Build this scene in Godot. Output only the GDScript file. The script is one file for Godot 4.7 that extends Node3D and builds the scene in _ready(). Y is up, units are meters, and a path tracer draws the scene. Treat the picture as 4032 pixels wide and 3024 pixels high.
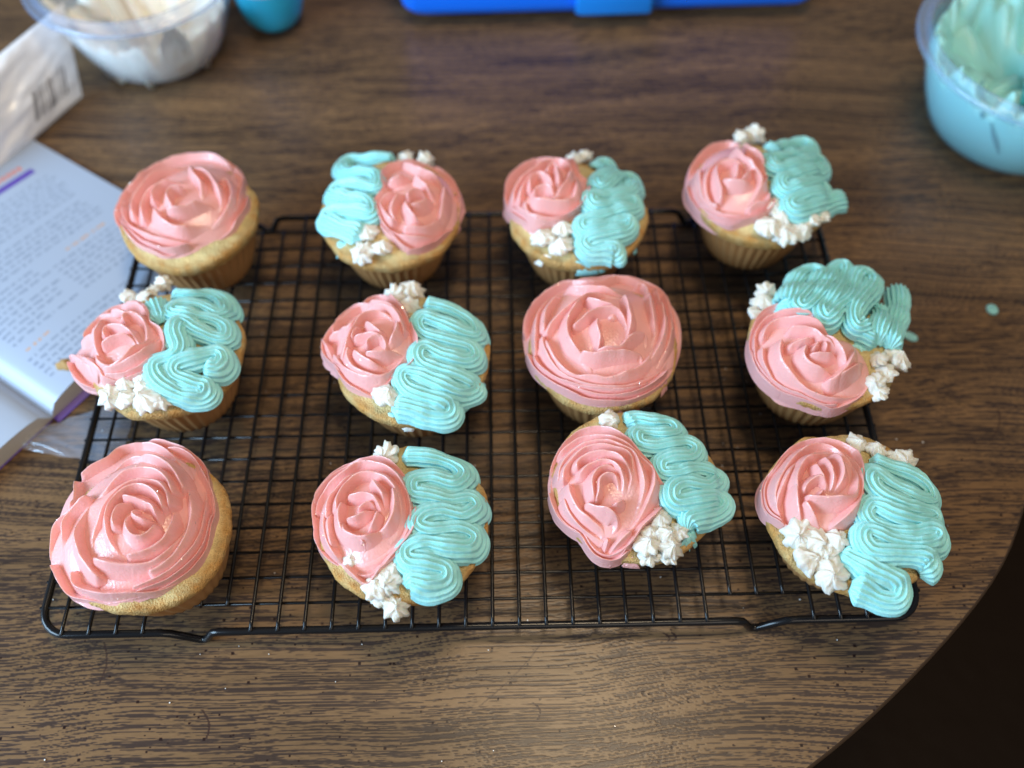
extends Node3D
# Twelve decorated cupcakes on a black wire rack, on a wood laminate table. Metres; y = 0 is the table top.

const RAIL := 0.0125          # height of the rack's frame wire above the table
const RIM := 0.0347           # height of a cupcake's widest ring above the wires
const DOME := 0.010

var mats := {}
var used := {}
var rng := RandomNumberGenerator.new()
var wob := FastNoiseLite.new()

# the cupcake being built
var cup: Node3D
var cup_r := 0.037
var cup_n := 0
var rose_c := Vector2.ZERO
var petals: Array = []
var rose_rad := PackedFloat32Array()
var rose_node: Node3D
var path := PackedVector2Array()
var shiny := PackedVector3Array()
var star_meshes: Array = []
var liner_mesh: ArrayMesh


func _ready() -> void:
	rng.seed = 4711
	wob.seed = 5
	wob.frequency = 1.0
	wob.fractal_octaves = 2
	build_view()
	build_materials()
	build_setting()
	build_rack()
	build_backdrop_things()
	build_cupcakes()
	build_small_things()


# ---------------------------------------------------------------- camera and light
func build_view() -> void:
	var cam := Camera3D.new()
	cam.name = "camera"
	cam.fov = 45.94
	cam.near = 0.01
	cam.far = 30.0
	add_child(cam)
	cam.position = Vector3(0.0132, 0.4114 + RAIL, 0.2560)
	cam.rotation = Vector3(-1.0063, -0.0132, -0.0079)
	var lens := CameraAttributesPhysical.new()
	lens.frustum_focal_length = 12.0 / tan(deg_to_rad(45.94) / 2.0)
	lens.frustum_focus_distance = 0.402
	lens.frustum_near = 0.01
	lens.frustum_far = 30.0
	lens.exposure_aperture = lens.frustum_focal_length / 8.5
	cam.attributes = lens

	var env := Environment.new()
	env.background_mode = Environment.BG_COLOR
	env.background_color = Color(0.12, 0.128, 0.14).linear_to_srgb()
	env.tonemap_mode = Environment.TONE_MAPPER_LINEAR
	env.tonemap_exposure = 1.3
	env.sdfgi_enabled = true
	env.ssao_enabled = true
	env.ssil_enabled = true
	var we := WorldEnvironment.new()
	we.name = "world_environment"
	we.environment = env
	add_child(we)

	# the window on the left, the ceiling fitting above the table, and the light of the room behind the camera
	area_light("window_light", Vector3(-1.12, 0.55, 0.42), Vector3(0.0, 0.03, 0.0), Vector2(0.9, 0.6), Color(0.74, 0.88, 1.0), 2.7)
	area_light("ceiling_light", Vector3(0.14, 1.45, -0.12), Vector3(0.03, 0.0, 0.03), Vector2(0.28, 0.28), Color(1.0, 0.90, 0.75), 0.75)
	area_light("room_light", Vector3(0.55, 1.25, 1.5), Vector3(0.0, 0.03, 0.0), Vector2(1.2, 0.9), Color(1.0, 0.93, 0.84), 0.72)


func area_light(called: String, at: Vector3, towards: Vector3, size: Vector2, color: Color, energy: float) -> void:
	var l := AreaLight3D.new()
	l.name = called
	l.area_size = size
	l.area_normalize_energy = true
	l.light_color = color
	l.light_energy = energy
	l.shadow_enabled = true
	l.area_range = 8.0
	l.area_attenuation = 2.0
	add_child(l)
	l.look_at_from_position(at, towards, Vector3.UP if absf((towards - at).normalized().y) < 0.95 else Vector3.FORWARD)


# ---------------------------------------------------------------- helpers
func numbered(called: String) -> String:
	var n: int = used.get(called, 0)
	used[called] = n + 1
	return called if n == 0 else "%s_%03d" % [called, n]


func tag(o: Node3D, label: String, category: String, group := "") -> void:
	o.set_meta("label", label)
	o.set_meta("category", category)
	if group:
		o.set_meta("group", group)


func thing(called: String, label: String, category: String, at: Vector3, group := "") -> Node3D:
	var o := Node3D.new()
	o.name = numbered(called)
	add_child(o)
	o.position = at
	tag(o, label, category, group)
	return o


func put(called: String, mesh: Mesh, mat: Material, parent: Node3D = null) -> MeshInstance3D:
	var o := MeshInstance3D.new()
	o.mesh = mesh
	o.material_override = mat
	if parent == null:
		o.name = numbered(called)
		add_child(o)
	else:
		o.name = called
		parent.add_child(o, true)
	return o


func lin(r: float, g: float, b: float, a := 1.0) -> Color:
	var c := Color(r, g, b).linear_to_srgb()
	c.a = a
	return c


# a grid of points as one smooth mesh; closed joins the last column to the first
func grid_mesh(pts: PackedVector3Array, cols: int, rows: int, closed: bool, colors := PackedColorArray(), uvs := PackedVector2Array()) -> ArrayMesh:
	var st := SurfaceTool.new()
	st.begin(Mesh.PRIMITIVE_TRIANGLES)
	st.set_smooth_group(0)
	var tint := colors.size() == pts.size()
	var mapped := uvs.size() == pts.size()
	for i in pts.size():
		if tint:
			st.set_color(colors[i])
		if mapped:
			st.set_uv(uvs[i])
		st.add_vertex(pts[i])
	var last := cols if closed else cols - 1
	for j in rows - 1:
		for i in last:
			var a := j * cols + i
			var b := j * cols + (i + 1) % cols
			st.add_index(a)
			st.add_index(a + cols)
			st.add_index(b)
			st.add_index(b)
			st.add_index(a + cols)
			st.add_index(b + cols)
	st.generate_normals()
	return st.commit()


# a surface of revolution: profile of (radius, height); shape(angle, k) may change the radius
func lathe(profile: Array, sides: int, lobes := 0, depth := 0.0, noise := 0.0, tints: Array = []) -> ArrayMesh:
	var pts := PackedVector3Array()
	var cols := PackedColorArray()
	for j in profile.size():
		var p: Vector2 = profile[j]
		for i in sides:
			var t := TAU * i / sides
			var r := p.x
			if lobes:
				r *= 1.0 + depth * (absf(fposmod(t * lobes / TAU, 1.0) - 0.5) * 4.0 - 1.0)
			if noise > 0.0:
				r += noise * wob.get_noise_3d(cos(t) * 3.0, p.y * 60.0, sin(t) * 3.0)
			pts.append(Vector3(cos(t) * r, p.y, -sin(t) * r))
			if tints.size() == profile.size():
				cols.append(tints[j])
	return grid_mesh(pts, sides, profile.size(), true, cols)


# a round bar swept along points
func tube(points: PackedVector3Array, radius: float, sides := 8, closed := false, flat_end := true) -> ArrayMesh:
	var pts := PackedVector3Array()
	var n := points.size()
	var up := Vector3.UP
	for k in n:
		var a := points[(k - 1 + n) % n] if closed or k > 0 else points[0]
		var b := points[(k + 1) % n] if closed or k < n - 1 else points[n - 1]
		var t := (b - a).normalized()
		var side := t.cross(up)
		if side.length() < 0.05:
			side = t.cross(Vector3.RIGHT)
		side = side.normalized()
		var v := side.cross(t).normalized()
		for i in sides:
			var w := TAU * i / sides
			pts.append(points[k] + (side * cos(w) - v * sin(w)) * radius)
	if closed:
		for i in sides:
			pts.append(pts[i])
	elif flat_end:
		var first := PackedVector3Array()
		for i in sides:
			first.append(points[0])
		first.append_array(pts)
		for i in sides:
			first.append(points[n - 1])
		pts = first
	return grid_mesh(pts, sides, pts.size() / sides, true)


# a bevelled box, centre at the origin
func block(size: Vector3, bevel: float, steps := 3) -> ArrayMesh:
	var h := size / 2.0
	var pts := PackedVector3Array()
	var ring := PackedVector2Array()
	for q in 4:
		var cx := (h.x - bevel) * (1.0 if q == 0 or q == 3 else -1.0)
		var cz := (h.z - bevel) * (1.0 if q < 2 else -1.0)
		for s in steps + 1:
			var a := (q + float(s) / steps) * PI / 2.0
			ring.append(Vector2(cx + cos(a) * bevel, cz + sin(a) * bevel))
	var levels: Array = [Vector2(0.0, -h.y)]
	for s in steps + 1:
		var a := float(s) / steps * PI / 2.0
		levels.append(Vector2(1.0 - bevel * (1.0 - sin(a)) / minf(h.x, h.z), -h.y + bevel * (1.0 - cos(a))))
	for s in steps + 1:
		var a := (1.0 - float(s) / steps) * PI / 2.0
		levels.append(Vector2(1.0 - bevel * (1.0 - sin(a)) / minf(h.x, h.z), h.y - bevel * (1.0 - cos(a))))
	levels.append(Vector2(0.0, h.y))
	for l: Vector2 in levels:
		for p in ring:
			pts.append(Vector3(p.x * l.x, l.y, -p.y * l.x))
	return grid_mesh(pts, ring.size(), levels.size(), true)


func spline(p: PackedVector2Array, step: float) -> PackedVector2Array:
	var out := PackedVector2Array()
	var n := p.size()
	for i in n - 1:
		var a := p[maxi(i - 1, 0)]
		var d := p[mini(i + 2, n - 1)]
		var k := maxi(2, int(p[i].distance_to(p[i + 1]) / step))
		for s in k:
			out.append(p[i].cubic_interpolate(p[i + 1], a, d, float(s) / k))
	out.append(p[n - 1])
	return out


# ---------------------------------------------------------------- materials
func noise_tex(freq: float, octaves: int, size := 256, as_normal := false, strength := 4.0, seed_ := 1, kind := FastNoiseLite.TYPE_SIMPLEX_SMOOTH) -> NoiseTexture2D:
	var n := FastNoiseLite.new()
	n.seed = seed_
	n.noise_type = kind
	n.frequency = freq
	n.fractal_octaves = octaves
	var t := NoiseTexture2D.new()
	t.width = size
	t.height = size
	t.seamless = true
	t.noise = n
	t.as_normal_map = as_normal
	t.bump_strength = strength
	return t


func plain(r: float, g: float, b: float, rough: float, spec := 0.5) -> StandardMaterial3D:
	var m := StandardMaterial3D.new()
	m.albedo_color = lin(r, g, b)
	m.roughness = rough
	m.metallic_specular = spec
	return m


func relief(m: StandardMaterial3D, tex: Texture2D, scale: float, per_metre: float) -> StandardMaterial3D:
	m.heightmap_enabled = true
	m.heightmap_texture = tex
	m.heightmap_scale = scale
	m.uv1_triplanar = true
	m.uv1_scale = Vector3.ONE * per_metre
	return m


func build_materials() -> void:
	var pores := noise_tex(0.05, 4, 256, false, 4.0, 3)
	var fine := noise_tex(0.11, 3, 256, false, 4.0, 9)
	var crumb := noise_tex(0.045, 4, 512, false, 4.0, 21, FastNoiseLite.TYPE_CELLULAR)
	mats.pink = relief(plain(0.83, 0.40, 0.375, 0.27, 0.58), pores, 0.018, 45.0)
	mats.teal = relief(plain(0.345, 0.77, 0.775, 0.33, 0.5), fine, 0.022, 45.0)
	mats.cream = relief(plain(0.95, 0.91, 0.82, 0.38, 0.5), fine, 0.02, 50.0)
	var soft := {"pink": 0.12, "teal": 0.10, "cream": 0.12}
	for k in soft:
		var f: StandardMaterial3D = mats[k]
		f.subsurf_scatter_enabled = true
		f.subsurf_scatter_strength = soft[k]
	mats.glitter = plain(0.95, 0.85, 0.75, 0.12, 0.8)
	mats.glitter.metallic = 0.7
	var cake := StandardMaterial3D.new()
	cake.vertex_color_use_as_albedo = true
	cake.roughness = 0.75
	cake.metallic_specular = 0.35
	mats.cake = relief(cake, crumb, 0.17, 50.0)
	var liner := StandardMaterial3D.new()
	liner.vertex_color_use_as_albedo = true
	liner.roughness = 0.5
	liner.metallic_specular = 0.4
	liner.backlight_enabled = true
	liner.backlight = lin(0.25, 0.16, 0.08)
	mats.liner = liner
	mats.wire = plain(0.007, 0.007, 0.008, 0.24, 0.42)
	mats.sugar = plain(0.9, 0.9, 0.88, 0.15, 0.8)
	mats.clear = glass(0.70, 0.80, 0.92, 0.26, 0.06)
	mats.cloudy = glass(0.74, 0.82, 0.90, 0.42, 0.08)
	mats.bare = plain(0.10, 0.30, 0.33, 0.4)
	mats.clear_rim = glass(0.36, 0.60, 1.0, 0.20, 0.08)
	mats.clear_blue = glass(0.45, 0.85, 1.0, 0.30, 0.08)
	mats.film = glass(0.70, 0.80, 1.0, 0.18, 0.05)
	mats.blue_case = plain(0.004, 0.17, 0.90, 0.35)
	mats.blue_latch = plain(0.01, 0.25, 0.80, 0.3)
	mats.bottle = plain(0.03, 0.50, 0.78, 0.3)
	mats.bottle_label = plain(0.62, 0.58, 0.80, 0.5)
	mats.handle = plain(0.62, 0.50, 0.36, 0.45)
	mats.spatula = plain(0.12, 0.62, 0.72, 0.35)
	mats.shaded_paper = plain(0.38, 0.44, 0.54, 0.42)  # white booklet paper with the bluish shade on it mixed into the colour
	mats.cover = plain(0.10, 0.05, 0.33, 0.4)
	mats.carton = plain(0.84, 0.87, 0.93, 0.3)
	mats.crumb = plain(0.42, 0.25, 0.09, 0.8)


func glass(r: float, g: float, b: float, alpha: float, rough: float) -> StandardMaterial3D:
	var m := StandardMaterial3D.new()
	m.transparency = BaseMaterial3D.TRANSPARENCY_ALPHA  # ground colour of the page, cool shade painted in
	m.albedo_color = lin(r, g, b, alpha)
	m.roughness = rough
	m.cull_mode = BaseMaterial3D.CULL_DISABLED
	return m


# ---------------------------------------------------------------- table and floor
func wood_image(side: int, span: float, x0: float, z0: float) -> Array:
	var streak := FastNoiseLite.new()
	streak.seed = 31
	streak.frequency = 1.0
	streak.fractal_octaves = 3
	streak.fractal_gain = 0.62
	var warp := FastNoiseLite.new()
	warp.seed = 8
	warp.frequency = 1.0
	warp.fractal_octaves = 2
	var band := FastNoiseLite.new()
	band.seed = 77
	band.frequency = 1.0
	band.fractal_octaves = 3
	var color := PackedByteArray()
	var height := PackedByteArray()
	color.resize(side * side * 3)
	height.resize(side * side)
	var at := 0
	for j in side:
		var z := z0 + span * j / side
		for i in side:
			var x := x0 + span * i / side
			var w := warp.get_noise_2d(x * 5.0, z * 8.0)
			# the grain climbs to the right on the left half and runs level on the right
			var v := z + x * 0.07 - 0.20 * x * x * signf(x) + w * 0.006
			var s := streak.get_noise_2d(x * 17.0 + w * 1.2, v * 760.0)
			var s2 := streak.get_noise_2d(x * 70.0 + 40.0, v * 1500.0)
			var b := band.get_noise_2d(x * 2.6, v * 40.0)
			var d := clampf((s + 0.35 * s2 + 0.16 * b + 0.05) * 5.2 + 0.5, 0.0, 1.0)   # 1 = pale wood, 0 = dark streak
			var tone := 1.0 + 0.34 * b + 0.22 * s2
			var r := lerpf(0.046, 0.170, d) * tone
			var g := lerpf(0.028, 0.098, d) * tone
			var bl := lerpf(0.021, 0.046, d) * tone
			color[at * 3] = int(255.0 * pow(clampf(r, 0.0, 1.0), 0.4545))
			color[at * 3 + 1] = int(255.0 * pow(clampf(g, 0.0, 1.0), 0.4545))
			color[at * 3 + 2] = int(255.0 * pow(clampf(bl, 0.0, 1.0), 0.4545))
			height[at] = int(140.0 + 110.0 * d)
			at += 1
	var im := Image.create_from_data(side, side, false, Image.FORMAT_RGB8, color)
	# black pores, scratches and a few old stains
	var k := side / span
	var r2 := RandomNumberGenerator.new()
	r2.seed = 99
	for n in 9000:
		var p := Vector2i(r2.randi_range(2, side - 4), r2.randi_range(2, side - 4))
		var big := 1 if r2.randf() < 0.62 else (2 if r2.randf() < 0.82 else 3)
		im.fill_rect(Rect2i(p, Vector2i(big, big)), Color(0.14, 0.085, 0.075))
		if r2.randf() < 0.4:
			im.set_pixel(p.x + big, p.y + r2.randi_range(0, big - 1), Color(0.16, 0.12, 0.10))
	for sc: Array in [[0.028, 0.131, -0.002, 0.160, 2], [0.0225, 0.1585, 0.0245, 0.166, 2], [-0.127, 0.1585, -0.123, 0.171, 2], [-0.178, 0.127, -0.176, 0.146, 4], [0.085, 0.128, 0.086, 0.133, 2], [0.089, 0.128, 0.088, 0.1325, 2], [0.28, 0.01, 0.271, 0.028, 3]]:
		for t in 120:
			var q := t / 119.0
			var bend := sin(q * PI) * 0.0022
			var px := int((lerpf(sc[0], sc[2], q) + bend - x0) * k)
			var py := int((lerpf(sc[1], sc[3], q) - z0) * k)
			var now := im.get_pixel(px, py)
			im.fill_rect(Rect2i(px, py, mini(sc[4], 2), 1), now.lerp(Color(0.22, 0.16, 0.14), 0.38))
	var hm := Image.create_from_data(side, side, false, Image.FORMAT_L8, height)
	return [ImageTexture.create_from_image(im), ImageTexture.create_from_image(hm)]


func build_setting() -> void:
	# table top: its front right corner is a wide curve
	var curve := PackedVector2Array([Vector2(-1.0, 0.27), Vector2(-0.3, 0.27), Vector2(-0.1, 0.264), Vector2(0.0, 0.248), Vector2(0.08, 0.222), Vector2(0.142, 0.188), Vector2(0.185, 0.159), Vector2(0.227, 0.125), Vector2(0.255, 0.097), Vector2(0.276, 0.066), Vector2(0.315, 0.0), Vector2(0.355, -0.085), Vector2(0.395, -0.2), Vector2(0.425, -0.33), Vector2(0.44, -0.48), Vector2(0.44, -1.0)])
	var edge := spline(curve, 0.012)
	var span := 0.86
	var x0 := -0.42
	var z0 := -0.56
	var wood := wood_image(2048, span, x0, z0)
	var top := StandardMaterial3D.new()
	top.albedo_texture = wood[0]
	top.roughness = 0.30
	top.metallic_specular = 0.34
	top.heightmap_enabled = true
	top.heightmap_texture = wood[1]
	top.heightmap_scale = 0.012
	var table := thing("table", "dark brown wood grain laminate table with a curved front corner", "table", Vector3.ZERO)
	var fan := SurfaceTool.new()
	fan.begin(Mesh.PRIMITIVE_TRIANGLES)
	fan.set_smooth_group(-1)
	var mid := Vector2(-0.1, -0.4)
	var loop := PackedVector2Array(edge)
	loop.append(Vector2(-1.0, -1.0))
	for i in loop.size():
		for p: Vector2 in [mid, loop[(i + 1) % loop.size()], loop[i]]:
			fan.set_normal(Vector3.UP)
			fan.set_uv((p - Vector2(x0, z0)) / span)
			fan.add_vertex(Vector3(p.x, 0.0, p.y))
	put("table_top", fan.commit(), top, table)
	var rim := PackedVector3Array()
	for h: Vector2 in [Vector2(0.0, 0.0), Vector2(0.0012, -0.0012), Vector2(0.0016, -0.004), Vector2(0.0016, -0.026), Vector2(-0.001, -0.028)]:
		for i in edge.size():
			var a := edge[maxi(i - 1, 0)]
			var b := edge[mini(i + 1, edge.size() - 1)]
			var out := (b - a).normalized().orthogonal()
			out = -out if out.dot(edge[i] - mid) < 0.0 else out
			rim.append(Vector3(edge[i].x + out.x * h.x, h.y, edge[i].y + out.y * h.x))
	put("edge_band", grid_mesh(rim, edge.size(), 5, false), plain(0.075, 0.048, 0.030, 0.4), table)

	var floor_mesh := PlaneMesh.new()
	floor_mesh.size = Vector2(8.0, 8.0)
	var fl := put("floor", floor_mesh, relief(plain(0.017, 0.010, 0.006, 0.8, 0.15), noise_tex(0.03, 3), 0.3, 3.0))
	fl.position = Vector3(0.0, -0.74, 0.0)
	fl.set_meta("kind", "structure")
	fl.set_meta("label", "very dark brown floor seen past the curved table corner")
	fl.set_meta("category", "floor")


# ---------------------------------------------------------------- the wire rack
func build_rack() -> void:
	var rack := thing("cooling_rack", "black wire cooling rack with bent feet carrying twelve cupcakes", "cooling rack", Vector3(0.0, RAIL, 0.0))
	var hw := 0.203
	var hd := 0.127
	var c := 0.013
	var p := PackedVector3Array()
	# front rail, left to right, with its two dips that stand on the table
	var dip := PackedVector3Array([Vector3(-0.0175, 0, 0), Vector3(-0.0135, -0.0010, 0), Vector3(-0.0075, -0.0058, 0), Vector3(-0.0028, -0.0102, 0), Vector3(-0.001, -0.0109, 0), Vector3(0.0014, -0.0100, 0), Vector3(0.0042, -0.0045, 0), Vector3(0.0064, -0.0010, 0), Vector3(0.0095, 0, 0)])
	for side in [1, -1]:
		var z: float = hd * side
		var run := PackedVector3Array()
		for i in 7:
			var a := PI + i / 6.0 * PI / 2.0
			run.append(Vector3(-hw + c + cos(a) * c, 0, hd - c - sin(a) * c))
		for d in dip:
			run.append(Vector3(-0.1300 + d.x, d.y, hd))
		for i in 9:
			run.append(Vector3(lerpf(-0.112, 0.108, i / 8.0), 0, hd))
		for i in dip.size():
			var d := dip[dip.size() - 1 - i]
			run.append(Vector3(0.127 - d.x, d.y, hd))
		for i in 7:
			var a := -PI / 2.0 + i / 6.0 * PI / 2.0
			run.append(Vector3(hw - c + cos(a) * c, 0, hd - c - sin(a) * c))
		if side < 0:
			for i in run.size():
				p.append(Vector3(run[run.size() - 1 - i].x, run[run.size() - 1 - i].y, -run[run.size() - 1 - i].z))
		else:
			p.append_array(run)
	put("frame", tube(p, 0.00185, 12, true), mats.wire, rack)
	# nineteen cross wires lie on the side rails, the long way; their ends stand a little proud
	var cross := tube(PackedVector3Array([Vector3(-hw - 0.0022, 0, 0), Vector3(-0.05, 0, 0), Vector3(0.05, 0, 0), Vector3(hw + 0.0022, 0, 0)]), 0.00076, 7)
	var y_cross := 0.0004
	for k in 19:
		var o := put("cross_wire", cross, mats.wire, rack)
		o.position = Vector3(0, y_cross, hd - 0.0127 * (k + 1))
	# thirty-two wires from front to back on top of them; those over a dip stop one row early
	var first := -hw + 0.0112
	var gap := (2.0 * hw - 0.0112 - 0.0132) / 31.0
	for k in 32:
		var short := (k >= 4 and k <= 6) or (k >= 25 and k <= 27)
		var end := hd - (0.0125 if short else 0.0)
		var w := tube(PackedVector3Array([Vector3(0, 0 if short else -0.0002, end + 0.0008), Vector3(0, 0, end - 0.004), Vector3(0, 0, -end + 0.004), Vector3(0, 0 if short else -0.0002, -end - 0.0008)]), 0.00092, 7)
		var o := put("long_wire", w, mats.wire, rack)
		o.position = Vector3(first + gap * k, y_cross + 0.0015, 0)


# ---------------------------------------------------------------- cupcakes
# Frosting is laid out in each cupcake's own plan, in tenths of a millimetre from its axis: x to the right, z to the front.
func cake_y(p: Vector2) -> float:
	var r := p.length() / cup_r
	return RIM + 0.0022 + DOME * (1.0 - minf(r * r, 1.0)) - 0.0030 * smoothstep(0.92, 1.03, r) - maxf(0.0, r - 1.0) * cup_r * 0.35


func build_liner() -> void:
	var prof: Array = []
	var tints: Array = []
	for j in 9:
		var t := j / 8.0
		prof.append(Vector2(lerpf(0.0248, 0.0338, t) + 0.0006 * sin(t * PI), 0.0001 + 0.0315 * t))
		var oil := clampf(0.55 + 0.45 * sin(t * 3.4 + 0.3), 0.0, 1.0)
		tints.append(Color(0.30, 0.125, 0.035).lerp(Color(0.50, 0.26, 0.10), oil))
	prof.push_front(Vector2(0.0, 0.0006))
	tints.push_front(tints[0])
	liner_mesh = lathe(prof, 240, 40, 0.015, 0.0, tints)


func build_stars() -> void:
	for v in 4:
		var r2 := RandomNumberGenerator.new()
		r2.seed = 60 + v
		var lobes := 6 + v % 2
		var twist := [0.7, -0.5, 1.1, 0.3][v] as float
		var lean := Vector2(r2.randf_range(-0.25, 0.25), r2.randf_range(-0.25, 0.25))
		var pts := PackedVector3Array()
		var prof: Array = [Vector2(0.55, -0.35), Vector2(0.86, -0.1), Vector2(1.0, 0.12), Vector2(1.0, 0.30), Vector2(0.90, 0.46), Vector2(0.74, 0.60), Vector2(0.57, 0.72), Vector2(0.42, 0.83), Vector2(0.30, 0.90), Vector2(0.20, 0.97), Vector2(0.12, 1.04), Vector2(0.05, 1.10), Vector2(0.0, 1.12)]
		for q: Vector2 in prof:
			for i in 56:
				var t := TAU * i / 56.0
				var ph := fposmod(t * lobes / TAU + twist * q.y, 1.0) * 2.0 - 1.0
				var ridge := 0.5 + 0.5 * cos(ph * PI)
				var rag := wob.get_noise_3d(cos(t) * 2.0 + v * 7.0, q.y * 3.0, sin(t) * 2.0)
				var r := q.x * (0.84 + 0.25 * ridge + 0.26 * rag)
				var off := lean * q.y * q.y * 0.7
				pts.append(Vector3(cos(t) * r + off.x, q.y + 0.10 * rag, -sin(t) * r + off.y))
		star_meshes.append(grid_mesh(pts, 56, prof.size(), true))


func start_cupcake(n: int, x: float, z: float, radius: float) -> void:
	cup_n = n
	cup_r = radius
	var info: Array = LABELS[n - 1]
	cup = thing("cupcake", info[0], "cupcake", Vector3(x, RAIL + 0.0023, z), "decorated cupcakes on the cooling rack")
	var liner := put("paper_liner", liner_mesh, mats.liner, cup)
	liner.rotation.y = n * 0.7
	# the cake: flares over the liner, a rounded browned rim, then a low dome
	var pts := PackedVector3Array()
	var tints := PackedColorArray()
	var prof: Array = [Vector2(0.905, -0.0070), Vector2(0.935, -0.0052), Vector2(0.972, -0.0034), Vector2(0.996, -0.0016), Vector2(1.004, 0.0002), Vector2(0.998, 0.0018), Vector2(0.975, 0.0034)]
	for k in 14:
		var q := 0.94 * (1.0 - k / 13.0)
		prof.append(Vector2(q, DOME * (1.0 - q * q) + 0.0022))
	var sides := 120
	for j in prof.size():
		var p: Vector2 = prof[j]
		for i in sides:
			var t := TAU * i / sides
			var d := Vector3(cos(t), 0.0, -sin(t))
			var lump := wob.get_noise_3d(d.x * 1.6 + n * 9.0, p.y * 20.0, d.z * 1.6) * 0.0016 * p.x + wob.get_noise_3d(d.x * 14.0 * p.x, n * 3.0 + p.y * 300.0, d.z * 14.0 * p.x) * 0.0005
			var drop := wob.get_noise_2d(d.x * 1.3 + n * 5.0, d.z * 1.3) * 0.0022 * smoothstep(0.7, 1.0, p.x)
			var r := p.x * cup_r + lump
			pts.append(Vector3(d.x * r, RIM + p.y + drop + lump * 0.6, d.z * r))
			var m := wob.get_noise_3d(d.x * 5.0 * p.x, n * 4.0, d.z * 5.0 * p.x)
			var brown := smoothstep(0.87, 0.99, p.x + m * 0.06) if j > 4 else 1.15 - 0.25 * smoothstep(-0.001, -0.006, p.y)
			var col := Color(0.80, 0.63, 0.30).lerp(Color(0.54, 0.28, 0.08), clampf(brown * (0.75 + m * 0.5), 0.0, 1.0))
			tints.append(col * (1.0 + 0.22 * m + 0.16 * wob.get_noise_3d(d.x * 30.0 * p.x, n * 4.0 + p.y * 700.0, d.z * 30.0 * p.x)))
	put("cake", grid_mesh(pts, sides, prof.size(), true, tints), mats.cake, cup)


func rose_at(x: int, z: int) -> void:
	rose_c = Vector2(x, z) * 0.0001
	petals.clear()
	rose_rad.resize(48)
	rose_rad.fill(0.004)


func petal(v: Array) -> void:
	var p := PackedVector2Array()
	for i in v.size() / 2:
		p.append(Vector2(v[i * 2], v[i * 2 + 1]) * 0.0001)
	p = spline(p, 0.0005)
	petals.append(p)
	for q in p:
		var d := q - rose_c
		var a := fposmod(d.angle(), TAU) / TAU * 48.0
		for k in range(-3, 4):
			var b := posmod(int(round(a)) + k, 48)
			rose_rad[b] = maxf(rose_rad[b], d.length() + 0.0002 - k * k * 0.0009)


func rose_edge(a: float) -> float:
	var f := fposmod(a, TAU) / TAU * 48.0
	var i := int(f)
	return lerpf(rose_rad[i % 48], rose_rad[(i + 1) % 48], f - i)


# height of the piled frosting under the petals
func rose_y(p: Vector2) -> float:
	var d := p - rose_c
	var q := d.length() / rose_edge(d.angle())
	var body := 0.0064 * pow(maxf(0.0, 1.0 - q * q), 0.85)
	return cake_y(p) + body - 0.0002 - maxf(0.0, q - 1.0) * 0.010


func finish_rose() -> void:
	for pass_ in 2:
		var soft := PackedFloat32Array(rose_rad)
		for i in 48:
			soft[i] = (rose_rad[(i + 47) % 48] + 2.0 * rose_rad[i] + rose_rad[(i + 1) % 48]) / 4.0
		rose_rad = soft
	# low ridges running round the flank of the pile
	for ring: Vector2 in [Vector2(0.95, 2.5), Vector2(0.99, 2.6)]:
		var a0 := rng.randf() * TAU
		var line := PackedVector2Array()
		for i in 70:
			var a := a0 + ring.y * i / 69.0
			line.append(rose_c + Vector2(cos(a), sin(a)) * rose_edge(a) * (ring.x - 0.05 * i / 69.0))
		petals.append(line)
	var pts := PackedVector3Array()
	var rings := 22
	for j in rings:
		var q := 1.0 - float(j) / (rings - 1)
		q = 1.0 * pow(q, 0.6)
		for i in 96:
			var a := TAU * i / 96.0
			var p := rose_c + Vector2(cos(a), -sin(a)) * rose_edge(-a) * q
			pts.append(Vector3(p.x, rose_y(p), p.y))
	var base := grid_mesh(pts, 96, rings, true)
	rose_node = put("pink_rose", base, mats.pink, cup)
	for k in petals.size():
		put("petal", petal_mesh(petals[k], k), mats.pink, rose_node)
	# edible glitter: a few tiny flakes on the crests
	var count: int = [30, 25, 25, 30, 70, 90, 150, 60, 90, 80, 80, 70][cup_n - 1]
	var flake := BoxMesh.new()
	flake.size = Vector3(0.00034, 0.00008, 0.00026)
	var mm := MultiMesh.new()
	mm.transform_format = MultiMesh.TRANSFORM_3D
	mm.mesh = flake
	mm.instance_count = count
	for i in count:
		var at := shiny[rng.randi() % shiny.size()] + Vector3(rng.randf_range(-0.4, 0.4), 0.15, rng.randf_range(-0.4, 0.4)) * 0.001
		var tilt := Basis.from_euler(Vector3(rng.randf_range(-0.7, 0.7), rng.randf() * TAU, rng.randf_range(-0.7, 0.7)))
		mm.set_instance_transform(i, Transform3D(tilt.scaled(Vector3.ONE * rng.randf_range(0.6, 1.3)), at))
	var glitter := MultiMeshInstance3D.new()
	glitter.name = "glitter"
	glitter.multimesh = mm
	glitter.material_override = mats.glitter
	rose_node.add_child(glitter, true)
	glitter.set_meta("kind", "stuff")
	shiny = PackedVector3Array()


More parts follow.
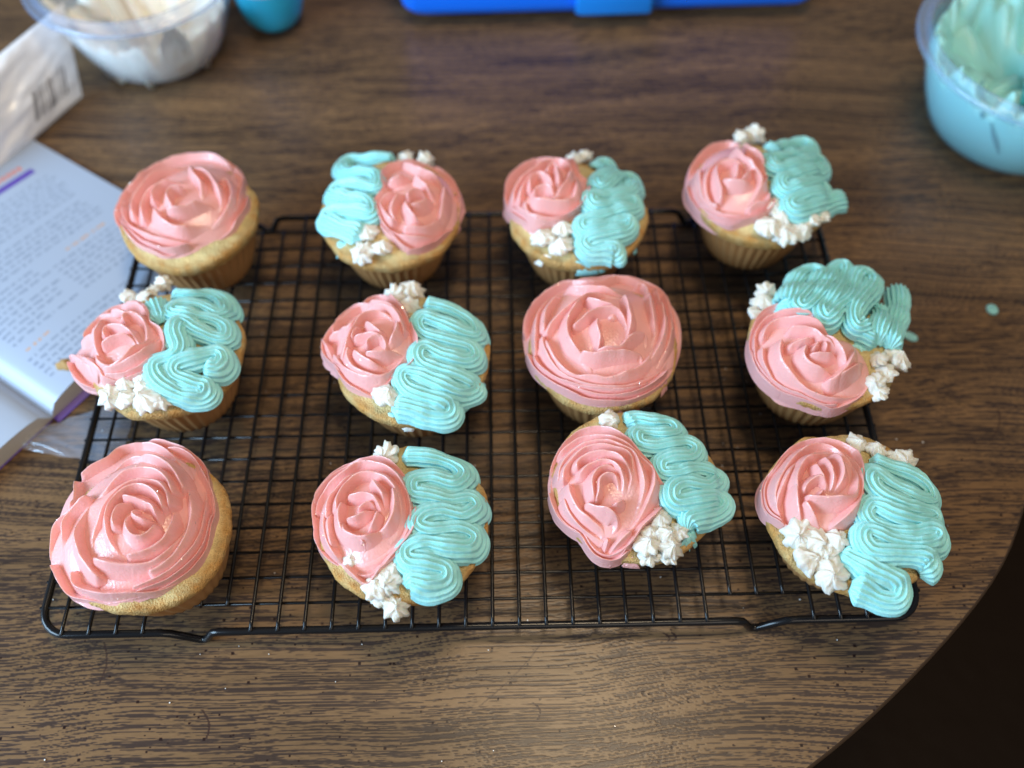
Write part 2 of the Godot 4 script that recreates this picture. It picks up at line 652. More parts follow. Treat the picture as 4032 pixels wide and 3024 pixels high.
# a low ragged smear or dab of frosting on the cake, size in tenths of a millimetre
func dab(called: String, kind: String, x: int, z: int, wide: int, deep: int, tall: int) -> void:
	var c := Vector2(x, z) * 0.0001
	var pts := PackedVector3Array()
	for j in 9:
		var q := 1.0 - j / 8.0
		for i in 40:
			var t := TAU * i / 40.0
			var d := Vector2(cos(t), -sin(t))
			var rag := 1.0 + 0.75 * wob.get_noise_3d(d.x * 1.7 + x, d.y * 1.7 + z, 0.0) + 0.35 * wob.get_noise_3d(d.x * 5.0 + x, d.y * 5.0, 3.0)
			rag = 1.0 if tall > 50 else rag
			var p := c + Vector2(d.x * wide, d.y * deep) * 0.0001 * q * rag
			if p.length() > cup_r * 1.01:
				p = p.normalized() * cup_r * 1.01
			var lump := 1.0 + (0.05 if tall > 50 else 0.6) * wob.get_noise_2d(p.x * 500.0, p.y * 500.0)
			pts.append(Vector3(p.x, dab_y(p) + (tall * 0.0001 * sqrt(maxf(0.0, 1.0 - q * q)) * lump if j > 0 else -0.0012), p.y))
	put(called, grid_mesh(pts, 40, 9, true), mats[kind], cup)


# the cake's own outer surface, down its browned side as well
func dab_y(p: Vector2) -> float:
	var r := p.length() / cup_r
	return cake_y(p) - 0.0002 - smoothstep(0.95, 1.04, r) * 0.003


# |u| with a rounded tip, 0 at 0 and 1 at 1
func soft_abs(u: float, r: float) -> float:
	return (sqrt(u * u + r * r) - r) / (sqrt(1.0 + r * r) - r)


# one blade of frosting: a sharp crest with hollow flanks, swept along its line
func petal_mesh(p: PackedVector2Array, k: int) -> ArrayMesh:
	var n := p.size()
	var arc := PackedFloat32Array([0.0])
	for i in range(1, n):
		arc.append(arc[i - 1] + p[i].distance_to(p[i - 1]))
	var total := arc[n - 1]
	var flip := flip_of(p, n)
	var us: Array = [-1.0, -0.72, -0.50, -0.33, -0.20, -0.10, -0.035, 0.02, 0.07, 0.14, 0.24, 0.36, 0.50, 0.66, 0.83, 1.0]
	var pts := PackedVector3Array()
	var midq := (p[n / 2] - rose_c).length() / rose_edge((p[n / 2] - rose_c).angle())
	var wide := lerpf(0.0062, 0.0080, clampf(midq, 0.0, 1.0))
	wide = minf(wide, 0.0026 + total * 0.28)
	for i in n:
		var a := p[maxi(i - 1, 0)]
		var b := p[mini(i + 1, n - 1)]
		var t := (b - a).normalized()
		var side := Vector2(-t.y, t.x)
		side *= flip
		var s := arc[i]
		var rise := smoothstep(-0.0002, 0.0024, s) * (0.8 + 0.2 * smoothstep(0.0, 0.006, s))
		var fade := smoothstep(-0.0002, maxf(0.004, total * 0.42), total - s) * (1.0 - 0.25 * s / total)
		var q := (p[i] - rose_c).length() / rose_edge((p[i] - rose_c).angle())
		var h := lerpf(0.0074, 0.0060, smoothstep(0.4, 0.9, q)) * rise * fade
		h *= 1.0 + 0.16 * wob.get_noise_2d(p[i].x * 75.0 + k * 3.0, p[i].y * 75.0)
		var w := wide * (0.35 + 0.65 * rise) * (0.55 + 0.45 * fade)
		for u: float in us:
			# steep towards the heart of the rose, a broad face outwards
			var f := pow(1.0 - soft_abs(u, 0.13), 1.6) if u < 0.0 else pow(1.0 - soft_abs(u, 0.07), 1.75)
			var reach := u * w * (0.46 if u < 0.0 else lerpf(1.0, 0.13, smoothstep(0.70, 0.97, q)))
			var crest := 0.00010 * wob.get_noise_3d(p[i].x * 700.0, u * 0.7 + k, p[i].y * 700.0) * f
			var at := p[i] + side * (reach + 0.12 * h * f)
			pts.append(Vector3(at.x, lerpf(rose_y(at), rose_y(p[i]), f) + h * f - 0.0004 * absf(u) - 0.0016 * smoothstep(0.45, 0.9, absf(u)) + crest, at.y))
			if u > 0.0 and u < 0.3 and h > 0.0015:
				shiny.append(pts[pts.size() - 1])
	# keep the outside of the sheet up whichever way the line runs
	var cols := us.size()
	if flip > 0.0:
		var back := PackedVector3Array()
		for j in n:
			for i in cols:
				back.append(pts[j * cols + cols - 1 - i])
		pts = back
	return grid_mesh(pts, cols, n, false)


# +1 where the left-hand side of a line points away from the heart of the rose, else -1
func flip_of(p: PackedVector2Array, n: int) -> float:
	var sum := 0.0
	for i in range(1, n):
		var t := p[i] - p[i - 1]
		sum += Vector2(-t.y, t.x).dot(p[i] - rose_c)
	return signf(sum) if sum != 0.0 else 1.0


func ruffle_path(v: Array) -> void:
	for i in v.size() / 2:
		path.append(Vector2(v[i * 2], v[i * 2 + 1]) * 0.0001)


# a ribbed ribbon of teal frosting piped to and fro
func finish_ruffle() -> void:
	var p := spline(path, 0.00045)
	path = PackedVector2Array()
	var n := p.size()
	var arc := PackedFloat32Array([0.0])
	for i in range(1, n):
		arc.append(arc[i - 1] + p[i].distance_to(p[i - 1]))
	var total := arc[n - 1]
	var steps := 64
	var ribs := 9.0
	var pts := PackedVector3Array()
	for i in n:
		var a := p[maxi(i - 2, 0)]
		var b := p[mini(i + 2, n - 1)]
		var t := (b - a).normalized()
		var side := Vector2(-t.y, t.x)
		var ends := smoothstep(-0.0003, 0.0030, arc[i]) * smoothstep(-0.0003, 0.0040, total - arc[i])
		var wave := wob.get_noise_2d(p[i].x * 45.0 + cup_n * 11.0, p[i].y * 45.0)
		var half := 0.0060 * (0.25 + 0.75 * ends) * (1.0 + 0.26 * wave)
		var tall := 0.0056 * ({8: 1.5, 4: 1.2}.get(cup_n, 1.0) as float) * (0.2 + 0.8 * ends) * (1.0 + 0.34 * wave)
		var lift := 0.0002 + 0.0022 * arc[i] / maxf(total, 0.05)
		for k in steps:
			var f := float(k) / (steps - 1)
			var phi := lerpf(-0.25, PI + 0.25, f)
			var ph := fposmod(f * ribs, 1.0) * 2.0 - 1.0
			var rib := 1.0 - pow(absf(ph), 0.75)
			var rag := wob.get_noise_3d(arc[i] * 40.0, floor(f * ribs) * 5.0 + cup_n, 0.0)
			var m := 0.78 + 0.34 * rib * (1.0 + 0.15 * rag)
			var at := p[i] + side * cos(phi) * half * m
			var y := lerpf(cake_y(p[i]), cake_y(at), 0.75) + lift + sin(phi) * tall * m
			var jog := Vector3(wob.get_noise_3d(at.x * 240.0, y * 240.0, at.y * 240.0), wob.get_noise_3d(at.y * 240.0 + 9.0, at.x * 240.0, y * 240.0), wob.get_noise_3d(y * 240.0, at.y * 240.0, at.x * 240.0 + 4.0))
			pts.append(Vector3(at.x, y, at.y) + jog * 0.00016)
	put("teal_ruffle", grid_mesh(pts, steps, n, false), mats.teal, cup)


func white_star(x: int, z: int, r: int) -> void:
	var o := put("white_star", star_meshes[rng.randi() % 4], mats.cream, cup)
	var p := Vector2(x, z) * 0.0001
	var size := r * 0.000120
	var out := p / cup_r
	o.position = Vector3(p.x, cake_y(p) + size * 0.15, p.y)
	o.rotation = Vector3(out.y * 0.35 + rng.randf_range(-0.3, 0.3), rng.randf() * TAU, -out.x * 0.35 + rng.randf_range(-0.3, 0.3))
	o.scale = Vector3(1.0, 0.85, 1.0) * size * rng.randf_range(0.95, 1.1)


const LABELS: Array = [
	["cupcake with one big pink rosette, back left corner of the rack beside the booklet"],
	["cupcake in the back row with teal ruffle left of its pink rose"],
	["cupcake in the back row with teal smears down the right side of its pink rose"],
	["cupcake in the back right corner with a teal spike sticking out to the right"],
	["cupcake with looping teal ribbon whose pink rose overlaps the booklet page"],
	["cupcake with wide teal zigzag and a wispy-tipped rose, left of the big rosette"],
	["cupcake covered by one full glittery pink rosette, right of center in the middle row"],
	["cupcake with teal ruffle standing up behind its pink rose, right end of the middle row"],
	["cupcake with one big off-center pink rosette and bare cake showing, front left corner"],
	["cupcake in the front row with a stray white dab on its pink rose"],
	["cupcake in the front row whose pink rose ends in a pointed tail at the bottom"],
	["cupcake with the widest teal ruffle, front right corner of the rack by the table edge"],
]


func build_cupcakes() -> void:
	build_liner()
	build_stars()
	start_cupcake(1, -0.1585, -0.0923, 0.0368)
	rose_at(25, -22)
	petal([23,-20,-38,-8,-52,32,-16,100])
	petal([-68,111,19,106,86,67,142,53,180,66])
	petal([-125,62,-136,-6,-115,-54,-55,-84,18,-97])
	petal([-9,-237,44,-129,92,-65,101,18])
	petal([-176,150,-193,54,-166,-18,-85,-81,6,-123])
	petal([18,-187,105,-152,170,-70,202,18,180,70])
	petal([-129,79,-72,157,11,199,94,175,150,155])
	petal([-239,114,-268,2,-239,-90,-184,-200,-82,-276,-5,-317])
	petal([188,-111,208,-136,245,-40,229,68,160,162])
	petal([-389,-139,-305,90,-192,192,-82,241,54,255,163,224])
	petal([-377,-295,-325,-415,-211,-518,-86,-549,48,-508,168,-361,235,-157])
	petal([-429,-104,-349,74,-234,223,-123,289,-40,310,77,270])
	petal([181,-353,264,-240,279,-106,272,21,218,132])
	petal([317,-113,315,-15,285,86,258,154,185,216])
	petal([-416,-205,-389,-243,-349,-321,-293,-424])
	finish_rose()
	start_cupcake(2, -0.0485, -0.0927, 0.0386)
	rose_at(170, 62)
	petal([113,73,139,32,183,17,217,40])
	petal([119,114,169,102,213,68,259,41])
	petal([110,73,123,127,159,172,222,205])
	petal([64,203,41,147,56,77,99,26,138,16])
	petal([58,207,12,152,-26,84,-10,38,57,-4,109,-9])
	petal([80,223,169,223,219,206,274,142,268,74])
	petal([131,-106,192,-30,262,40])
	petal([-12,-62,52,-75,108,-105,136,-119])
	petal([297,-82,294,23,279,128,252,196])
	petal([56,-291,154,-191,231,-150,297,-82,326,-52])
	petal([216,-357,310,-266,367,-144,381,-13,371,84])
	petal([-70,43,-43,122,4,207,69,253,163,264,263,230,359,114])
	petal([-37,161,-11,209,51,269,107,316])
	petal([96,327,185,302,274,238,358,122,381,71])
	petal([41,-317,112,-331,200,-336,292,-268])
	petal([409,-62,375,-57,357,-117])
	finish_rose()
	ruffle_path([-1,-464,-76,-471,-178,-476,-280,-478,-299,-372,-199,-274,-91,-190,-76,-78,-156,-113,-277,-149,-323,-104,-234,-31])
	ruffle_path([-121,29,-93,118,-165,93,-288,51,-350,70,-270,146,-166,209,-124,245])
	finish_ruffle()
	dab("teal_smear", "teal", -247, 242, 45, 28, 6)
	dab("teal_smear", "teal", -198, 275, 25, 16, 5)
	white_star(-97, 205, 44)
	white_star(-124, 316, 53)
	white_star(-24, 303, 47)
	white_star(58, -494, 41)
	white_star(171, -464, 41)
	start_cupcake(3, 0.0549, -0.0900, 0.0382)
	rose_at(-186, -46)
	petal([-252,11,-222,-19,-177,-25,-144,10,-134,40])
	petal([-259,-36,-254,-98,-229,-139,-195,-134,-152,-69,-138,-5])
	petal([-171,-139,-133,-199,-121,-107,-119,-29,-145,32])
	petal([-46,-179,-65,-80,-109,-11,-157,51])
	petal([-266,11,-219,49,-124,68,-55,54,-30,21,-17,-84,-33,-198])
	petal([-286,10,-276,86,-227,125,-126,139,-8,68])
	petal([-320,19,-301,-63,-258,-134,-192,-187,-143,-233])
	petal([-349,-11,-341,-81,-299,-155,-226,-221,-140,-286,-69,-267,-19,-138,-12,15])
	petal([-384,-51,-397,-121,-380,-236,-323,-342,-235,-432,-123,-448,-41,-315,9,-190,65,-141,56,-19,23,53])
	petal([-349,2,-293,71,-227,137,-154,153,-68,129,17,56])
	petal([-405,-47,-344,59,-277,139,-244,192])
	petal([-402,-50,-350,26,-266,109,-181,149,-107,152,-8,101])
	finish_rose()
	ruffle_path([111,-321,185,-416,199,-277,113,-148,131,-84,230,-226,313,-270,304,-120,174,-23,72,7,79,66,169,40])
	ruffle_path([295,-35,301,34,194,92,104,139,16,174,20,217,130,186,250,140,241,193,127,240,17,280,38,323])
	ruffle_path([124,313,176,319,141,348])
	finish_ruffle()
	dab("teal_smear", "teal", 28, 373, 60, 35, 10)
	dab("teal_smear", "teal", 74, 357, 45, 30, 12)
	dab("teal_smear", "teal", 267, 208, 40, 50, 10)
	dab("white_smear", "cream", -207, 307, 40, 14, 5)
	white_star(-197, 228, 56)
	white_star(-94, 191, 50)
	white_star(-106, 283, 56)
	white_star(9, -458, 44)
	white_star(73, -514, 41)
	start_cupcake(4, 0.1571, -0.1029, 0.0369)
	rose_at(-169, 18)
	petal([-166,-60,-174,29,-207,60])
	petal([-156,73,-107,23,-111,-23])
	petal([-248,36,-197,72,-122,87,-60,87])
	petal([-256,176,-247,110,-259,13,-243,-56,-182,-70,-120,-44,-60,41])
	petal([-256,176,-304,142,-318,42,-291,-45,-219,-126,-152,-182])
	petal([-156,-192,-123,-90,-76,-11,-44,63,-72,141,-130,195])
	petal([-90,-182,-36,-139,-11,-50,0,31,-50,107,-112,211])
	petal([-323,-127,-338,-27,-333,98,-280,195,-208,234,-127,244,-61,220,6,141])
	petal([-351,-79,-355,67,-319,152,-253,215])
	petal([-394,-79,-390,23,-351,133,-290,222,-220,271,-150,270,-53,251,12,210])
	petal([-379,-149,-295,-293,-185,-398,-88,-423,-15,-317,43,-236])
	petal([-136,232,-75,196,-17,184,20,72])
	finish_rose()
	ruffle_path([93,-285,239,-409,359,-457,370,-367,172,-205,56,-143,69,-50,221,-126,394,-300,383,-182,200,-37,92,36])
	ruffle_path([93,113,214,61,350,-31,343,60,201,139,113,200,143,229,265,172,400,74,496,28])
	finish_ruffle()
	dab("pink_smear", "pink", 197, -557, 40, 25, 30)
	white_star(34, 190, 41)
	white_star(-17, 307, 64)
	white_star(69, 253, 51)
	white_star(79, 329, 61)
	white_star(161, 303, 57)
	white_star(227, 244, 54)
	white_star(295, 195, 48)
	white_star(-8, -508, 48)
	white_star(83, -557, 48)
	start_cupcake(5, -0.1547, -0.0022, 0.0375)
	rose_at(-181, 34)
	petal([-267,75,-233,58,-173,37,-118,38,-81,71])
	petal([-242,19,-250,-31,-204,-35,-139,-4,-85,47,-63,71])
	petal([-163,-61,-163,-106,-105,-93,-59,-27,-50,52])
	petal([-469,-71,-397,-70,-319,-61,-294,-112,-211,-117,-166,-117])
	petal([-295,-131,-304,-39,-285,51,-263,111,-242,154])
	petal([-265,91,-255,132,-210,159,-145,145,-89,83,-54,52,-41,-14])
	petal([-447,-93,-432,-166,-380,-229,-264,-185,-179,-149,-112,-113])
	petal([-365,-223,-320,-290,-214,-253,-137,-204,-67,-97,-42,2,-57,65])
	petal([-256,154,-191,167,-123,148,-55,110,-2,35,31,-31])
	petal([-250,183,-147,195,-62,167,7,94,56,51])
	petal([-520,-7,-472,3,-398,56,-297,156,-255,201])
	petal([-504,9,-462,89,-396,163,-330,199,-259,220])
	petal([-458,-3,-351,83,-256,162,-235,195,-151,212,-73,192])
	petal([-153,213,-106,210,-25,176,41,107,58,68])
	finish_rose()
	ruffle_path([-111,-279,-60,-189,-15,-100])
	finish_ruffle()
	ruffle_path([-32,-329,60,-328,150,-354,228,-311,271,-219,235,-182,140,-229,54,-220,31,-168,134,-144,235,-134,294,-98])
	ruffle_path([304,-32,253,-25,167,-54,94,-95,78,-25,112,60,94,113,19,148,8,190,48,246,142,289,224,284])
	ruffle_path([244,248,187,236,103,203,108,151,199,107,280,69,312,107,284,153,218,149])
	finish_ruffle()
	dab("teal_smear", "teal", -9, -164, 60, 60, 30)
	white_star(-293, -386, 42)
	white_star(-200, -374, 40)
	white_star(-169, -425, 34)
	white_star(-136, -489, 40)
	white_star(-208, 275, 48)
	white_star(-128, 295, 48)
	white_star(-134, 221, 37)
	white_star(-74, 186, 37)
	white_star(-42, 244, 42)
	white_star(-23, 303, 58)
	white_star(38, 313, 42)
	start_cupcake(6, -0.0326, 0.0037, 0.0381)
	rose_at(-169, 13)
	petal([-202,55,-183,23,-142,12,-119,45])
	petal([-283,-3,-234,-10,-180,-8,-131,13,-114,46,-139,72])
	petal([-233,-108,-178,-50,-132,0,-109,40])
	petal([-277,0,-260,-55,-233,-108])
	petal([-217,78,-148,87,-87,76,-33,77])
	petal([-272,38,-222,88,-158,131,-97,147])
	petal([-288,7,-290,73,-256,132,-191,170,-129,186,-77,153,-28,92,-15,33])
	petal([-70,-110,-69,-42,-90,16,-113,58])
	petal([-326,85,-299,14,-278,-63,-243,-139,-171,-175,-104,-147,-69,-101])
	petal([-438,-112,-371,-116,-293,-94,-237,-176,-166,-219])
	petal([-27,-18,-53,-94,-86,-168,-146,-227,-216,-258,-285,-282])
	petal([-385,-6,-326,92,-269,145,-204,179,-140,188,-108,184,-67,144,21,86])
	petal([-406,-151,-388,-233,-341,-307,-274,-323,-172,-257,-88,-190,-33,-97,-7,-9,-9,56])
	petal([-274,-323,-225,-379,-163,-376,-94,-287,-40,-175,10,-58,38,-2,21,70,24,119])
	petal([-474,-150,-420,-63,-378,35,-318,113,-240,167,-182,184,-136,191,-71,183])
	petal([-426,-49,-374,57,-315,161,-247,218,-167,251,-105,203])
	finish_rose()
	ruffle_path([48,-269,128,-258,236,-219,305,-158,316,-87,238,-87,134,-134,59,-158,36,-112,75,-50,188,-16,291,0])
	ruffle_path([311,51,266,85,164,73,77,33,43,75,69,125,165,161,266,184,310,207,240,244,140,216,40,174])
	ruffle_path([-21,168,-31,209,15,260,115,291,189,313,178,347,90,350,-10,326,-81,318])
	finish_ruffle()
	dab("teal_smear", "teal", 300, 176, 45, 60, 14)
	dab("teal_smear", "teal", 263, 266, 60, 40, 14)
	dab("teal_smear", "teal", -49, 338, 50, 25, 7)
	dab("white_smear", "cream", -10, 376, 25, 12, 6)
	white_star(-106, -417, 50)
	white_star(-26, -439, 53)
	white_star(-21, -271, 42)
	white_star(-108, 258, 60)
	start_cupcake(7, 0.0622, -0.0006, 0.0372)
	rose_at(15, 13)
	petal([-29,-33,-40,18,-29,79,-47,126,-73,139])
	petal([-169,18,-119,-13,-66,-51,-2,-75,60,-68,96,-9,101,52])
	petal([-100,-173,-29,-123,51,-90,98,-36])
	petal([-100,-173,-132,-121,-173,-50,-180,27,-160,91,-108,163,-80,208,-86,241])
	petal([97,-210,106,-104,112,-11,94,71])
	petal([-73,144,-7,134,55,123,99,76,144,40,188,30,195,69,182,99])
	petal([-137,128,-68,155,2,149,95,138,153,139,165,163,150,193])
	petal([-288,15,-250,-48,-195,-104,-119,-160,-52,-211,24,-224,92,-209])
	petal([-288,15,-261,103,-218,181,-160,231,-81,246,-1,259,81,232,156,192,213,117,243,31])
	petal([-183,-341,-119,-292,-25,-266,69,-243,132,-227])
	petal([-292,-10,-276,-148,-229,-242,-178,-344])
	petal([-300,-14,-295,60,-262,151,-208,217,-124,268,-24,291,78,285,173,248,256,185,292,130])
	petal([-339,82,-333,-21,-318,-145,-270,-249,-211,-331,-131,-378])
	petal([185,-378,240,-361,232,-185,234,-86,240,7,216,85])
	petal([297,-391,294,-207,294,-69,271,32,224,124,155,206])
	petal([336,-345,347,-198,324,-28,296,68,238,177])
	petal([-389,-66,-375,-172,-333,-285,-252,-373,-161,-423,-53,-392,37,-407,141,-469,234,-436,340,-366,369,-258,389,-124,380,-3,331,130])
	petal([-386,16,-347,128,-278,219,-189,288,-100,331,1,346,105,334,212,280,300,193,360,82])
	petal([-351,61,-327,134,-258,211,-168,264,-49,295,85,296,213,242,331,130])
	finish_rose()
	dab("pink_smear", "pink", 2, 356, 60, 18, 7)
	dab("pink_smear", "pink", 106, 342, 50, 16, 6)
	dab("pink_smear", "pink", 277, 219, 30, 50, 6)
	dab("pink_smear", "pink", 37, -66, 42, 42, 88)
	start_cupcake(8, 0.1717, 0.0012, 0.0371)
	rose_at(-100, 136)
	petal([-81,93,-69,139,-72,166])
	petal([-81,93,-113,141,-157,150])
	petal([-167,115,-149,124,-164,165,-131,210,-65,239,-19,252])
	petal([-161,158,-92,167,-37,167,8,176])
	petal([-227,12,-169,26,-116,45,-84,86,-32,129,8,176,15,214])
	petal([-233,126,-203,106,-145,96,-84,86])
	petal([-239,49,-262,114,-248,183,-198,257,-142,310,-68,339,12,341,88,319,144,267])
	petal([-86,277,-46,274,8,233,46,181,82,128,122,67])
	petal([-82,74,-29,112,4,166,19,223,-20,256])
	petal([-61,278,7,250,77,205,154,159])
	petal([-325,29,-297,-26,-244,-60,-181,-48,-119,-22,-64,15,-11,76,16,154])
	petal([-323,44,-331,120,-305,197,-261,258,-207,301,-146,331])
	petal([-357,62,-347,-17,-303,-82,-240,-114,-175,-109,-92,-85,-47,9,4,36])
	petal([-352,19,-355,94,-326,175,-284,240,-239,284,-205,304])
	petal([-362,-27,-348,-74,-309,-140,-256,-184,-197,-202,-147,-170,-127,-102])
	petal([-367,17,-359,121,-319,204,-271,260,-219,298,-152,332,-77,361,-27,371,46,353,115,312,161,245,159,167])
	finish_rose()
	ruffle_path([-214,-214,-170,-192,-120,-302,-24,-460,53,-510,90,-480,39,-388,-67,-252,-130,-166,-104,-129,-28,-202,67,-330])
	ruffle_path([174,-506,240,-544,193,-419,44,-192,-25,-113,-20,-48,58,-128,155,-223,281,-452,349,-473,344,-389,219,-221])
	ruffle_path([134,-105,125,-7,203,-46])
	finish_ruffle()
	ruffle_path([125,-7,179,24,237,50])
	finish_ruffle()
	ruffle_path([348,-261,312,-119,250,-3,234,62])
	finish_ruffle()
	ruffle_path([518,-441,479,-300,424,-176,338,-29,290,79])
	finish_ruffle()
	dab("teal_smear", "teal", 156, 63, 45, 30, 12)
	dab("teal_smear", "teal", 430, -49, 20, 60, 14)
	white_star(-214, -369, 45)
	white_star(-252, -275, 53)
	white_star(-306, -199, 40)
	white_star(226, 133, 42)
	white_star(328, 115, 58)
	white_star(250, 198, 45)
	white_star(190, 253, 42)
	white_star(206, 290, 40)
	start_cupcake(9, -0.1460, 0.0947, 0.0364)
	rose_at(44, -2)
	petal([23,-32,19,-3,59,19,109,28])
	petal([33,-32,73,-32,100,6,112,31])
	petal([114,28,82,77,55,93,24,82,-5,35,2,-9,37,-38])
	petal([-41,64,-61,20,-50,-30,-14,-57,15,-65])
	petal([-69,-79,5,-62,62,-38,101,12])
	petal([126,-12,93,-76,42,-119,-9,-133,-56,-110,-88,-69,-100,-6,-94,59,-79,101,-42,147,-4,177])
	petal([-9,172,37,160,89,141,142,99,161,29,145,-62])
	petal([147,-26,122,-97,86,-141,35,-160,-27,-155,-85,-113,-124,-56,-148,9,-171,78,-158,138])
	petal([-150,162,-74,189,2,199,77,195,129,171,172,121,206,55,211,-35])
	petal([149,-87,109,-165,58,-214,-13,-237,-82,-227,-136,-191,-178,-143,-224,-115])
	petal([-93,252,-144,207,-201,139,-239,58,-246,-24,-233,-104])
	petal([184,-119,122,-220,43,-298,-38,-337,-128,-366,-196,-326,-200,-251])
	petal([76,230,129,202,183,148,221,64,224,-38,188,-141,128,-246])
	petal([-402,-298,-352,-194,-327,-110,-385,-77,-429,-32,-431,80,-399,111])
	petal([-222,-127,-286,-82,-326,-36,-335,42,-358,97])
	petal([-397,122,-340,197,-280,270,-189,302,-92,324])
	petal([-244,187,-233,246,-183,275,-93,297,5,298,108,288,191,243,258,159])
	petal([10,285,79,263,147,226,210,167,258,82,270,-31,253,-158,215,-250])
	petal([-388,-298,-327,-339,-259,-388,-233,-443,-156,-463,-83,-457,2,-413,108,-305,173,-214])
	petal([-7,-422,75,-407,150,-353,226,-244,276,-159,303,-72,301,1,294,99,254,178,183,244,88,292,-28,318,-127,324])
	finish_rose()
	start_cupcake(10, -0.0332, 0.0917, 0.0374)
	rose_at(-139, 24)
	petal([-93,18,-101,59,-119,96,-138,126])
	petal([-182,34,-153,12,-124,-1,-93,18])
	petal([-238,49,-186,49,-142,29,-93,18])
	petal([-238,49,-225,95,-178,125,-138,131,-89,112,-61,80])
	petal([-241,-45,-193,-40,-137,-37,-95,-4,-62,50])
	petal([-139,-136,-113,-91,-77,-32,-58,29])
	petal([-44,-90,-28,-27,-29,40,-60,94,-118,123])
	petal([-241,-45,-251,15,-241,77,-214,127,-194,172])
	petal([-168,131,-138,159,-149,182])
	petal([-267,21,-259,-56,-230,-119,-183,-158,-121,-157,-67,-124,-22,-65,3,16,-8,88,-50,143])
	petal([-315,36,-307,-48,-272,-111,-216,-166,-157,-193,-93,-178])
	petal([-250,206,-297,139,-326,52,-322,-30,-293,-105,-241,-158])
	petal([-277,161,-296,99,-305,30,-295,-43])
	petal([-385,-22,-371,-98,-326,-158,-260,-202,-197,-243,-121,-231,-54,-186,3,-108,33,-34,42,43,20,122,-23,167,-82,204,-147,220])
	petal([-396,-71,-396,-144,-351,-219,-277,-275,-204,-281,-129,-285,-51,-238,13,-161,55,-63,73,11])
	petal([-244,211,-197,258,-136,299,-78,250,-18,203,34,146,70,87,73,11])
	petal([-386,-1,-377,82,-323,166,-249,220])
	finish_rose()
	ruffle_path([-15,-297,68,-297,171,-283,245,-245,271,-195,227,-142,127,-162,53,-139,56,-79,131,-65,219,-51,303,-70])
	ruffle_path([323,-29,269,13,181,3,104,29,81,71,135,94,255,73,323,98,303,150,207,161,111,149,35,179])
	ruffle_path([45,224,126,236,193,250,197,293,126,315,50,299,22,317])
	finish_ruffle()
	white_star(-84, -317, 48)
	white_star(-116, -298, 30)
	white_star(-28, 238, 35)
	white_star(-47, 286, 50)
	white_star(-96, 314, 48)
	white_star(-21, 377, 50)
	white_star(-83, 353, 35)
	white_star(-202, 190, 35)
	start_cupcake(11, 0.0713, 0.0753, 0.0376)
	rose_at(-140, 83)
	petal([-201,162,-181,118,-174,72,-150,51,-115,54,-92,108])
	petal([-73,145,-114,168,-158,181])
	petal([-200,158,-206,104,-203,57,-174,21,-134,11,-96,36,-81,76])
	petal([-273,40,-250,21,-208,-7,-153,-19,-111,8,-80,62,-80,127])
	petal([-262,1,-264,-34,-226,-59,-167,-64,-114,-50,-69,-6,-43,52,-62,119])
	petal([-252,139,-201,170,-149,190,-115,219,-111,248,-137,273])
	petal([-303,30,-302,89,-270,164,-219,214,-177,249,-163,278])
	petal([-330,40,-318,-20,-274,-75,-217,-109,-153,-108,-92,-87,-45,-60,-34,10,-37,82,-54,128])
	petal([-352,30,-334,-50,-285,-105,-224,-132,-141,-134,-80,-106,-29,-73,-2,8,10,69,1,126,-26,193,-63,246])
	petal([-332,87,-313,159,-271,224,-218,268,-169,293])
	petal([-362,-103,-305,-149,-238,-181,-155,-173,-76,-141,-26,-99,13,-39,55,1,52,74,22,149,-17,216,-54,256,-115,277,-157,282])
	petal([-157,282,-165,315,-178,359])
	petal([-45,260,-94,296,-139,335,-174,364])
	petal([-34,269,-59,304,-95,347,-143,374])
	petal([-388,-44,-356,-127,-296,-202,-232,-245,-147,-247,-77,-203,-32,-155,1,-88,53,-21,87,58,132,87,103,145,62,200,15,235,-24,272])
	petal([-393,20,-380,100,-346,174,-286,236,-217,282,-182,305])
	finish_rose()
	ruffle_path([-28,-283,27,-303,98,-284,183,-287,204,-234,134,-205,29,-212,17,-150,75,-127,165,-146,238,-169,283,-141])
	ruffle_path([254,-89,163,-65,107,-39,111,8,178,3,271,-31,341,-30,380,-10,314,53,205,59,149,94,154,144])
	ruffle_path([251,125,358,94,376,125,300,177,209,214,197,254])
	finish_ruffle()
	dab("teal_smear", "teal", 205, 267, 45, 45, 16)
	dab("pink_smear", "pink", -49, 367, 40, 18, 6)
	white_star(-102, -298, 44)
	white_star(76, 210, 44)
	white_star(32, 265, 37)
	white_star(16, 310, 51)
	white_star(99, 272, 42)
	white_star(111, 321, 49)
	white_star(156, 257, 37)
	white_star(19, 356, 35)
	white_star(102, 355, 37)
	start_cupcake(12, 0.1665, 0.0901, 0.0390)
	rose_at(-174, -29)
	petal([-209,12,-179,-18,-156,-10])
	petal([-254,-3,-227,-45,-182,-69,-158,-46,-149,-15])
	petal([-185,-165,-178,-88,-148,-21])
	petal([-137,-200,-130,-111,-128,-44,-141,-9])
	petal([-86,-222,-78,-139,-89,-68,-125,-8])
	petal([-258,-7,-199,13,-131,20,-53,10,-22,-49,0,-117,-1,-192])
	petal([-256,8,-234,55,-209,106,-183,144])
	petal([-270,-19,-259,-93,-215,-165,-169,-196,-102,-223,-58,-222])
	petal([-267,115,-275,55,-274,-20,-253,-99,-203,-170])
	petal([-338,68,-353,14,-320,-64,-269,-143,-225,-194,-176,-235])
	petal([-159,135,-97,94,-48,48,-10,-4,13,-105,9,-202,-20,-261])
	petal([-353,31,-352,-30,-327,-95,-269,-177,-192,-250,-111,-283,-54,-260,-14,-191,0,-117])
	petal([-380,-132,-335,-168,-278,-240,-200,-296,-131,-317,-57,-308,0,-281,42,-225,34,-144,22,-55,-5,38,-30,93,-80,125,-132,142])
	petal([-388,-109,-396,-21,-377,44,-345,69])
